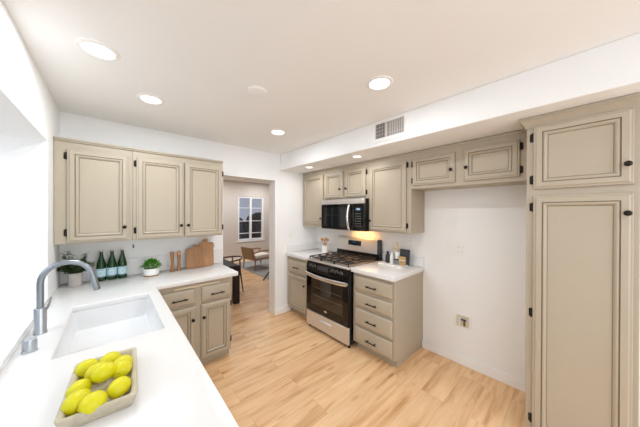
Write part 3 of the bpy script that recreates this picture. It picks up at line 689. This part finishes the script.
ck = MB(); ck.box(0.0, RWd, -0.002, 0.655, 0.9055, 0.928, 0.004); cko = ck.build('cooktop', 'steel', g)
MB().box(0.022, RWd-0.022, 0.035, 0.585, 0.9282, 0.931, 0.001).build('cooktop_pan', 'pan', cko)
for bx, by, br_ in ((0.145, 0.165, 0.042), (0.145, 0.445, 0.036), (RWd/2, 0.30, 0.05), (RWd-0.145, 0.165, 0.048), (RWd-0.145, 0.445, 0.034)):
    bo = MB().lathe([(br_*1.25, 0.931), (br_*1.2, 0.938), (br_, 0.942), (0, 0.942)], (bx, by, 0), 24).build('burner', 'steel', cko)
    MB().lathe([(br_*0.9, 0.942), (br_*0.92, 0.949), (br_*0.8, 0.952), (0, 0.953)], (bx, by, 0), 24).build('burner_cap', 'iron', bo)
gw = (RWd-0.05)/3
for i in range(3):
    x0 = 0.025+i*gw+0.003; x1 = x0+gw-0.006; gm = MB(); zt0, zt1 = 0.953, 0.968; y0, y1 = 0.028, 0.590; bw = 0.011
    gm.box(x0, x1, y0, y0+bw, zt0, zt1, 0.002); gm.box(x0, x1, y1-bw, y1, zt0, zt1, 0.002); gm.box(x0, x0+bw, y0, y1, zt0, zt1, 0.002); gm.box(x1-bw, x1, y0, y1, zt0, zt1, 0.002)
    xm = (x0+x1)/2
    gm.box(xm-bw/2, xm+bw/2, y0, y1, zt0, zt1, 0.002)
    for yy in (0.165, 0.305, 0.445): gm.box(x0, x1, yy-bw/2, yy+bw/2, zt0, zt1, 0.002)
    for xx in (x0, x1-bw):
        for yy in (y0, y1-bw): gm.box(xx, xx+bw, yy, yy+bw, 0.931, zt0)
    gm.build('grate', 'iron', cko)
# backguard
bgd = MB().box(0.0, RWd, 0.600, 0.672, 0.9285, 1.010, 0.003).build('backguard', 'black', g)
bp = MB(); a = [(0.598, 1.004), (0.612, 1.196), (0.618, 1.204), (0.672, 1.204), (0.672, 1.0105), (0.598, 1.0105)]
a = [(0.598, 1.0105), (0.614, 1.192), (0.622, 1.204), (0.672, 1.204), (0.672, 1.0105)]
va = [bp.bm.verts.new((0.0, y, z)) for y, z in a]; vb_ = [bp.bm.verts.new((RWd-0.035, y, z)) for y, z in a]
bp.bm.faces.new(va); bp.bm.faces.new(vb_[::-1])
for k in range(5): bp.bm.faces.new((va[k], vb_[k], vb_[(k+1) % 5], va[(k+1) % 5]))
bpo = bp.build('backguard_panel', 'steel', g)
MB().box(RWd-0.0345, RWd, 0.600, 0.672, 1.0105, 1.198, 0.006).build('backguard_end_cap', 'cap_gray', g)
rotd = Matrix.Rotation(R(-5), 3, 'X')
dsp = MB().obox((0.345, 0.6075, 1.125), (0.235, 0.006, 0.068), rotd, 0.001).build('display_panel', 'black_gloss', bpo)
MB().obox((0.345, 0.6040, 1.135), (0.075, 0.002, 0.026), rotd).build('clock_display', 'display', dsp)
dm = MB()
for dx in (-0.09, -0.068, 0.065, 0.088):
    for dz in (-0.016, 0.004): dm.obox((0.345+dx, 0.6036-0.085*0.0+dz*0.09, 1.125+dz), (0.013, 0.002, 0.006), rotd)
dm.build('touch_keys', 'valve_blue', dsp)

# ------------------------------------------------------------------ microwave
MW = 0.763
mw = thing('microwave', 'over-the-range black and stainless microwave under the short cabinet', 'microwave', (2.263, 2.496, 1.330), RW)
MB().box(0.0, MW, 0.030, 0.42, 0.0, 0.406, 0.003).build('microwave_body', 'black', mw)
gr = MB().box(0.0, MW, 0.0, 0.0295, 0.345, 0.405, 0.003).build('vent_grille', 'steel', mw)
md = MB().box(0.0, 0.585, 0.0, 0.0295, 0.004, 0.341, 0.004).build('microwave_door', 'black_gloss', mw)
MB().box(0.06, 0.475, -0.0015, 0.0, 0.045, 0.300, 0.001).build('door_window', 'micro_glass', md)
hp = []
for k in range(13):
    u = -1+2*k/12; hp.append((0.545, -0.014-0.040*(1-u*u), 0.172+u*0.160))
MB().tube(hp, [0.013]+[0.0155]*11+[0.013], 12).build('door_handle', 'steel_bright', md)
ctl = MB().box(0.589, MW, 0.0, 0.0295, 0.004, 0.341, 0.004).build('control_pad', 'black_gloss', mw)
MB().box(0.625, 0.725, -0.001, 0.0, 0.255, 0.295).build('display', 'display', ctl)
dg_ = MB()
for k in range(4): dg_.box(0.655+k*0.013, 0.663+k*0.013, -0.0018, -0.001, 0.266, 0.284)
dg_.build('digits', 'digits', ctl)
bt = MB()
for r_ in range(6):
    for c_ in range(3): bt.box(0.630+c_*0.034, 0.651+c_*0.034, -0.0012, 0.0, 0.060+r_*0.031, 0.067+r_*0.031)
bt.build('button_rows', 'buttons', ctl)
MB().box(0.30, 0.52, 0.20, 0.28, -0.003, 0.0).build('cooktop_lamp', 'lens_warm', mw)
area('hob_glow', (0.46, 0.33, -0.008), (0, 0, 0), 0.34, 0.06, HOB_W, (1.0, 0.45, 0.12), 'RECTANGLE', mw)

# ------------------------------------------------------------------ things by the range
ZR = 0.9325
u = thing('utensil_crock', 'white crock standing left of the range', 'crock', (2.50, 2.672, ZR))
MB().lathe([(0, 0), (0.044, 0), (0.047, 0.003), (0.047, 0.112), (0.046, 0.114), (0.042, 0.112), (0.042, 0.008), (0, 0.008)], n=32).build('crock_body', 'white', u)
for i, (dx, dy, hh, rr_, lb) in enumerate(((-0.020, 0.022, 0.222, 0.027, 'wooden spoon leaning left in the white crock'), (0.012, 0.006, 0.232, 0.025, 'wooden spoon upright in the middle of the white crock'), (0.014, -0.026, 0.218, 0.028, 'wooden spoon leaning right in the white crock'), (-0.012, -0.008, 0.205, 0.025, 'wooden spoon at the front of the white crock'))):
    t = thing('wooden_spoon', lb, 'spoon', (2.50, 2.672, ZR), 0, 'wooden spoons in the crock')
    b0 = Vector((-dx*0.5, -dy*0.5, 0.009)); tp = Vector((dx*1.6, dy*1.6, hh)); nb = tp.lerp(b0, 0.20)
    MB().tube([b0, nb], [0.005, 0.006], 10).build('handle', 'wood_light', t)
    dq = (tp-nb).normalized(); bowl = MB(); Mq = dq.to_track_quat('Z', 'Y').to_matrix().to_4x4() @ Matrix.Diagonal((0.35, 1, 1, 1))
    LL = (tp-nb).length+0.012
    bowl.lathe([(0.004, 0), (rr_*0.7, LL*0.25), (rr_, LL*0.55), (rr_*0.8, LL*0.85), (rr_*0.4, LL*0.97), (0, LL)], nb-dq*0.003, 16, M=Mq); bowl.build('bowl', 'wood_light', t)

t = thing('serving_tray', 'small white rectangular tray on the right countertop', 'tray', (2.528, 1.490, ZR))
m = MB(); m.box(-0.085, 0.085, -0.15, 0.15, 0, 0.006, 0.002)
m.box(-0.092, -0.082, -0.158, 0.158, 0, 0.018, 0.002); m.box(0.082, 0.092, -0.158, 0.158, 0, 0.018, 0.002); m.box(-0.082, 0.082, -0.158, -0.148, 0, 0.018, 0.002); m.box(-0.082, 0.082, 0.148, 0.158, 0, 0.018, 0.002)
m.build('tray_body', 'white', t)
ZT = ZR+0.0065
b = thing('soap_bottle', 'matte black bottle at the left end of the white tray', 'bottle', (2.572, 1.596, ZT))
MB().lathe([(0, 0), (0.026, 0), (0.028, 0.004), (0.028, 0.085), (0.024, 0.097), (0.013, 0.104), (0.013, 0.112), (0, 0.112)], n=24).build('bottle_body', 'charcoal', b)
MB().lathe([(0.015, 0.1125), (0.015, 0.138), (0.013, 0.141), (0, 0.141)], n=20).build('cap', 'black', b)
b = thing('white_bottle', 'slim white bottle between the black bottle and the vase', 'bottle', (2.572, 1.538, ZT))
MB().lathe([(0, 0), (0.023, 0), (0.025, 0.004), (0.025, 0.088), (0.021, 0.100), (0.012, 0.106), (0.012, 0.114), (0, 0.114)], n=24).build('bottle_body', 'white', b)
MB().lathe([(0.0135, 0.1145), (0.0135, 0.132), (0.012, 0.134), (0, 0.134)], n=20).build('cap', 'pot_white', b)
b = thing('gray_box', 'small gray block carrying the white vase on the tray', 'box', (2.572, 1.464, ZT))
MB().box(-0.028, 0.028, -0.032, 0.032, 0, 0.050, 0.003).build('box_base', 'gray', b); MB().box(-0.0285, 0.0285, -0.0325, 0.0325, 0.0505, 0.066, 0.003).build('box_lid', 'charcoal', b)
v = thing('pampas_vase', 'white vase with dried pampas stems on the gray block', 'vase', (2.572, 1.464, ZT+0.0665))
MB().lathe([(0, 0), (0.024, 0), (0.027, 0.004), (0.030, 0.080), (0.028, 0.084), (0.025, 0.081), (0.023, 0.006), (0, 0.006)], n=28).build('vase_body', 'white', v)
for k, (dx, dy, hh) in enumerate(((-0.005, 0.040, 0.165), (0.005, 0.010, 0.190), (0.0, -0.008, 0.178), (-0.008, 0.062, 0.140))):
    sm = MB(); tip = Vector((dx, dy, hh)); b0 = Vector((0, 0, 0.01)); d_ = (tip-b0)
    sm.tube([b0, b0+d_*0.5, tip], [0.0016, 0.0014, 0.001], 6)
    sm.build('stem', 'stem', v)
    pm = MB(); pm.tube([b0+d_*0.5, b0+d_*0.65, b0+d_*0.85, b0+d_*1.02], [0.003, 0.009, 0.008, 0.002], 8); 
    for q in range(60):
        f0 = rnd.uniform(0.52, 1.0); a = rnd.uniform(0, 2*PI)
        leaf(pm, b0+d_*f0, d_.normalized()*1.2+Vector((math.cos(a), math.sin(a), 0)), Vector((math.sin(a), 0.3, 0.2)), 0.022, 0.0016)
    pm.build('plume', 'pampas', v, smooth=0)
fr = thing('slate_board', 'upright charcoal board leaning at the right end of the white tray', 'board', (2.592, 1.380, ZT+0.0005), 0)
MB().obox((-0.002, 0, 0.094), (0.010, 0.125, 0.186), Matrix.Rotation(R(6), 3, 'Y'), 0.004).build('board_panel', 'charcoal', fr)
kb = thing('kraft_notebook', 'small tan box with a white tie in front of the charcoal board', 'box', (2.550, 1.386, ZT))
MB().box(-0.016, 0.016, -0.038, 0.038, 0.0, 0.104, 0.003).build('cover', 'kraft', kb)
MB().box(-0.0167, 0.0167, -0.0387, 0.0387, 0.058, 0.064).build('tie', 'white', kb)
MB().lathe([(0, 0), (0.010, 0), (0.010, 0.0008), (0, 0.0008)], (-0.0162, 0.004, 0.040), 14, M=Matrix.Rotation(R(-90), 4, 'Y')).build('stamp', 'wood', kb)
MB_clip = None

# ------------------------------------------------------------------ dining room beyond the doorway
t = thing('dining_table', 'dark brown wooden table seen through the doorway behind the counter end', 'table', (1.2, 4.75, 0))
MB().box(-0.47, 0.425, -0.88, 0.95, 0.612, 0.655, 0.004).build('tabletop', 'wood_dark', t)
MB().box(-0.40, 0.38, -0.81, 0.88, 0.54, 0.6115, 0.002).build('apron', 'wood_dark', t)
for sx in (-0.455, 0.340):
    for sy in (-0.865, 0.85): MB().box(sx, sx+0.095, sy, sy+0.095, 0, 0.6115, 0.003).build('leg', 'wood_dark', t)
c = thing('dining_chair', 'dark wooden chair with a curved top rail at the dining table', 'chair', (1.735, 4.63, 0))
MB().lathe([(0, 0.355), (0.19, 0.355), (0.215, 0.365), (0.215, 0.380), (0.19, 0.392), (0, 0.388)], n=28).build('seat', 'cane', c)
rail = [(0.235*math.cos(R(a)), 0.235*math.sin(R(a)), 0.655-0.03*abs(a)/110) for a in range(-110, 111, 10)]
MB().tube(rail, [0.008]+[0.015]*(len(rail)-2)+[0.008], 10).build('top_rail', 'walnut', c)
for sy in (-1, 1):
    MB().tube([(0.19, sy*0.22, 0), (0.155, sy*0.17, 0.36), (0.13, sy*0.192, 0.645)], [0.011, 0.017, 0.012], 10).build('leg', 'walnut', c)
    MB().tube([(-0.17, sy*0.20, 0), (-0.15, sy*0.165, 0.362)], [0.011, 0.016], 10).build('leg', 'walnut', c)
rg = MB().box(2.70, 4.9, 4.35, 7.0, 0.0, 0.012, 0.004).build('area_rug', 'rug'); tag(rg, 'mottled gray area rug under the armchair in the far room', 'rug')
a = thing('armchair', 'wooden lounge armchair with tan woven back and cream cushion', 'armchair', (3.03, 6.02, 0.0125), R(9))
MB().obox((-0.29, 0, 0.43), (0.025, 0.44, 0.36), Matrix.Rotation(R(-15), 3, 'Y'), 0.006).build('backrest', 'cane', a)
MB().box(-0.25, 0.30, -0.235, 0.235, 0.255, 0.285, 0.006).build('seat_frame', 'wood_tan', a)
MB().box(-0.22, 0.31, -0.23, 0.23, 0.286, 0.385, 0.03, seg=3).build('seat_cushion', 'cushion', a)
for sy in (-1, 1):
    MB().tube([(-0.26, sy*0.262, 0.0), (-0.245, sy*0.262, 0.25), (-0.30, sy*0.262, 0.46), (-0.34, sy*0.256, 0.60)], [0.013, 0.02, 0.019, 0.014], 10).build('leg', 'wood_tan', a)
    MB().tube([(0.33, sy*0.262, -0.0), (0.285, sy*0.262, 0.27), (0.275, sy*0.262, 0.475)], [0.013, 0.02, 0.016], 10).build('leg', 'wood_tan', a)
    MB().tube([(-0.30, sy*0.262, 0.465), (-0.05, sy*0.262, 0.500), (0.20, sy*0.262, 0.495), (0.315, sy*0.262, 0.480)], [0.016, 0.021, 0.021, 0.015], 10).build('armrest', 'wood_tan', a)
    MB().tube([(-0.245, sy*0.255, 0.27), (0.285, sy*0.255, 0.27)], 0.015, 8).build('side_rail', 'wood_tan', a)
t = thing('side_table', 'low wooden table with splayed legs mostly hidden by the doorway jamb', 'table', (3.12, 4.75, 0.0))
MB().lathe([(0, 0.375), (0.29, 0.375), (0.30, 0.385), (0.30, 0.398), (0.29, 0.405), (0, 0.405)], n=32).build('tabletop', 'wood_dark', t)
for a_ in (172, 52, 292):
    ca, sa = math.cos(R(a_)), math.sin(R(a_)); o_ = 0.0 if a_ == 172 else 0.013
    MB().tube([(0.545*ca if a_ == 172 else 0.36*ca, 0.545*sa if a_ == 172 else 0.36*sa, o_), (0.24*ca, 0.24*sa, 0.375)], [0.012, 0.019], 10).build('leg', 'wood_dark', t)
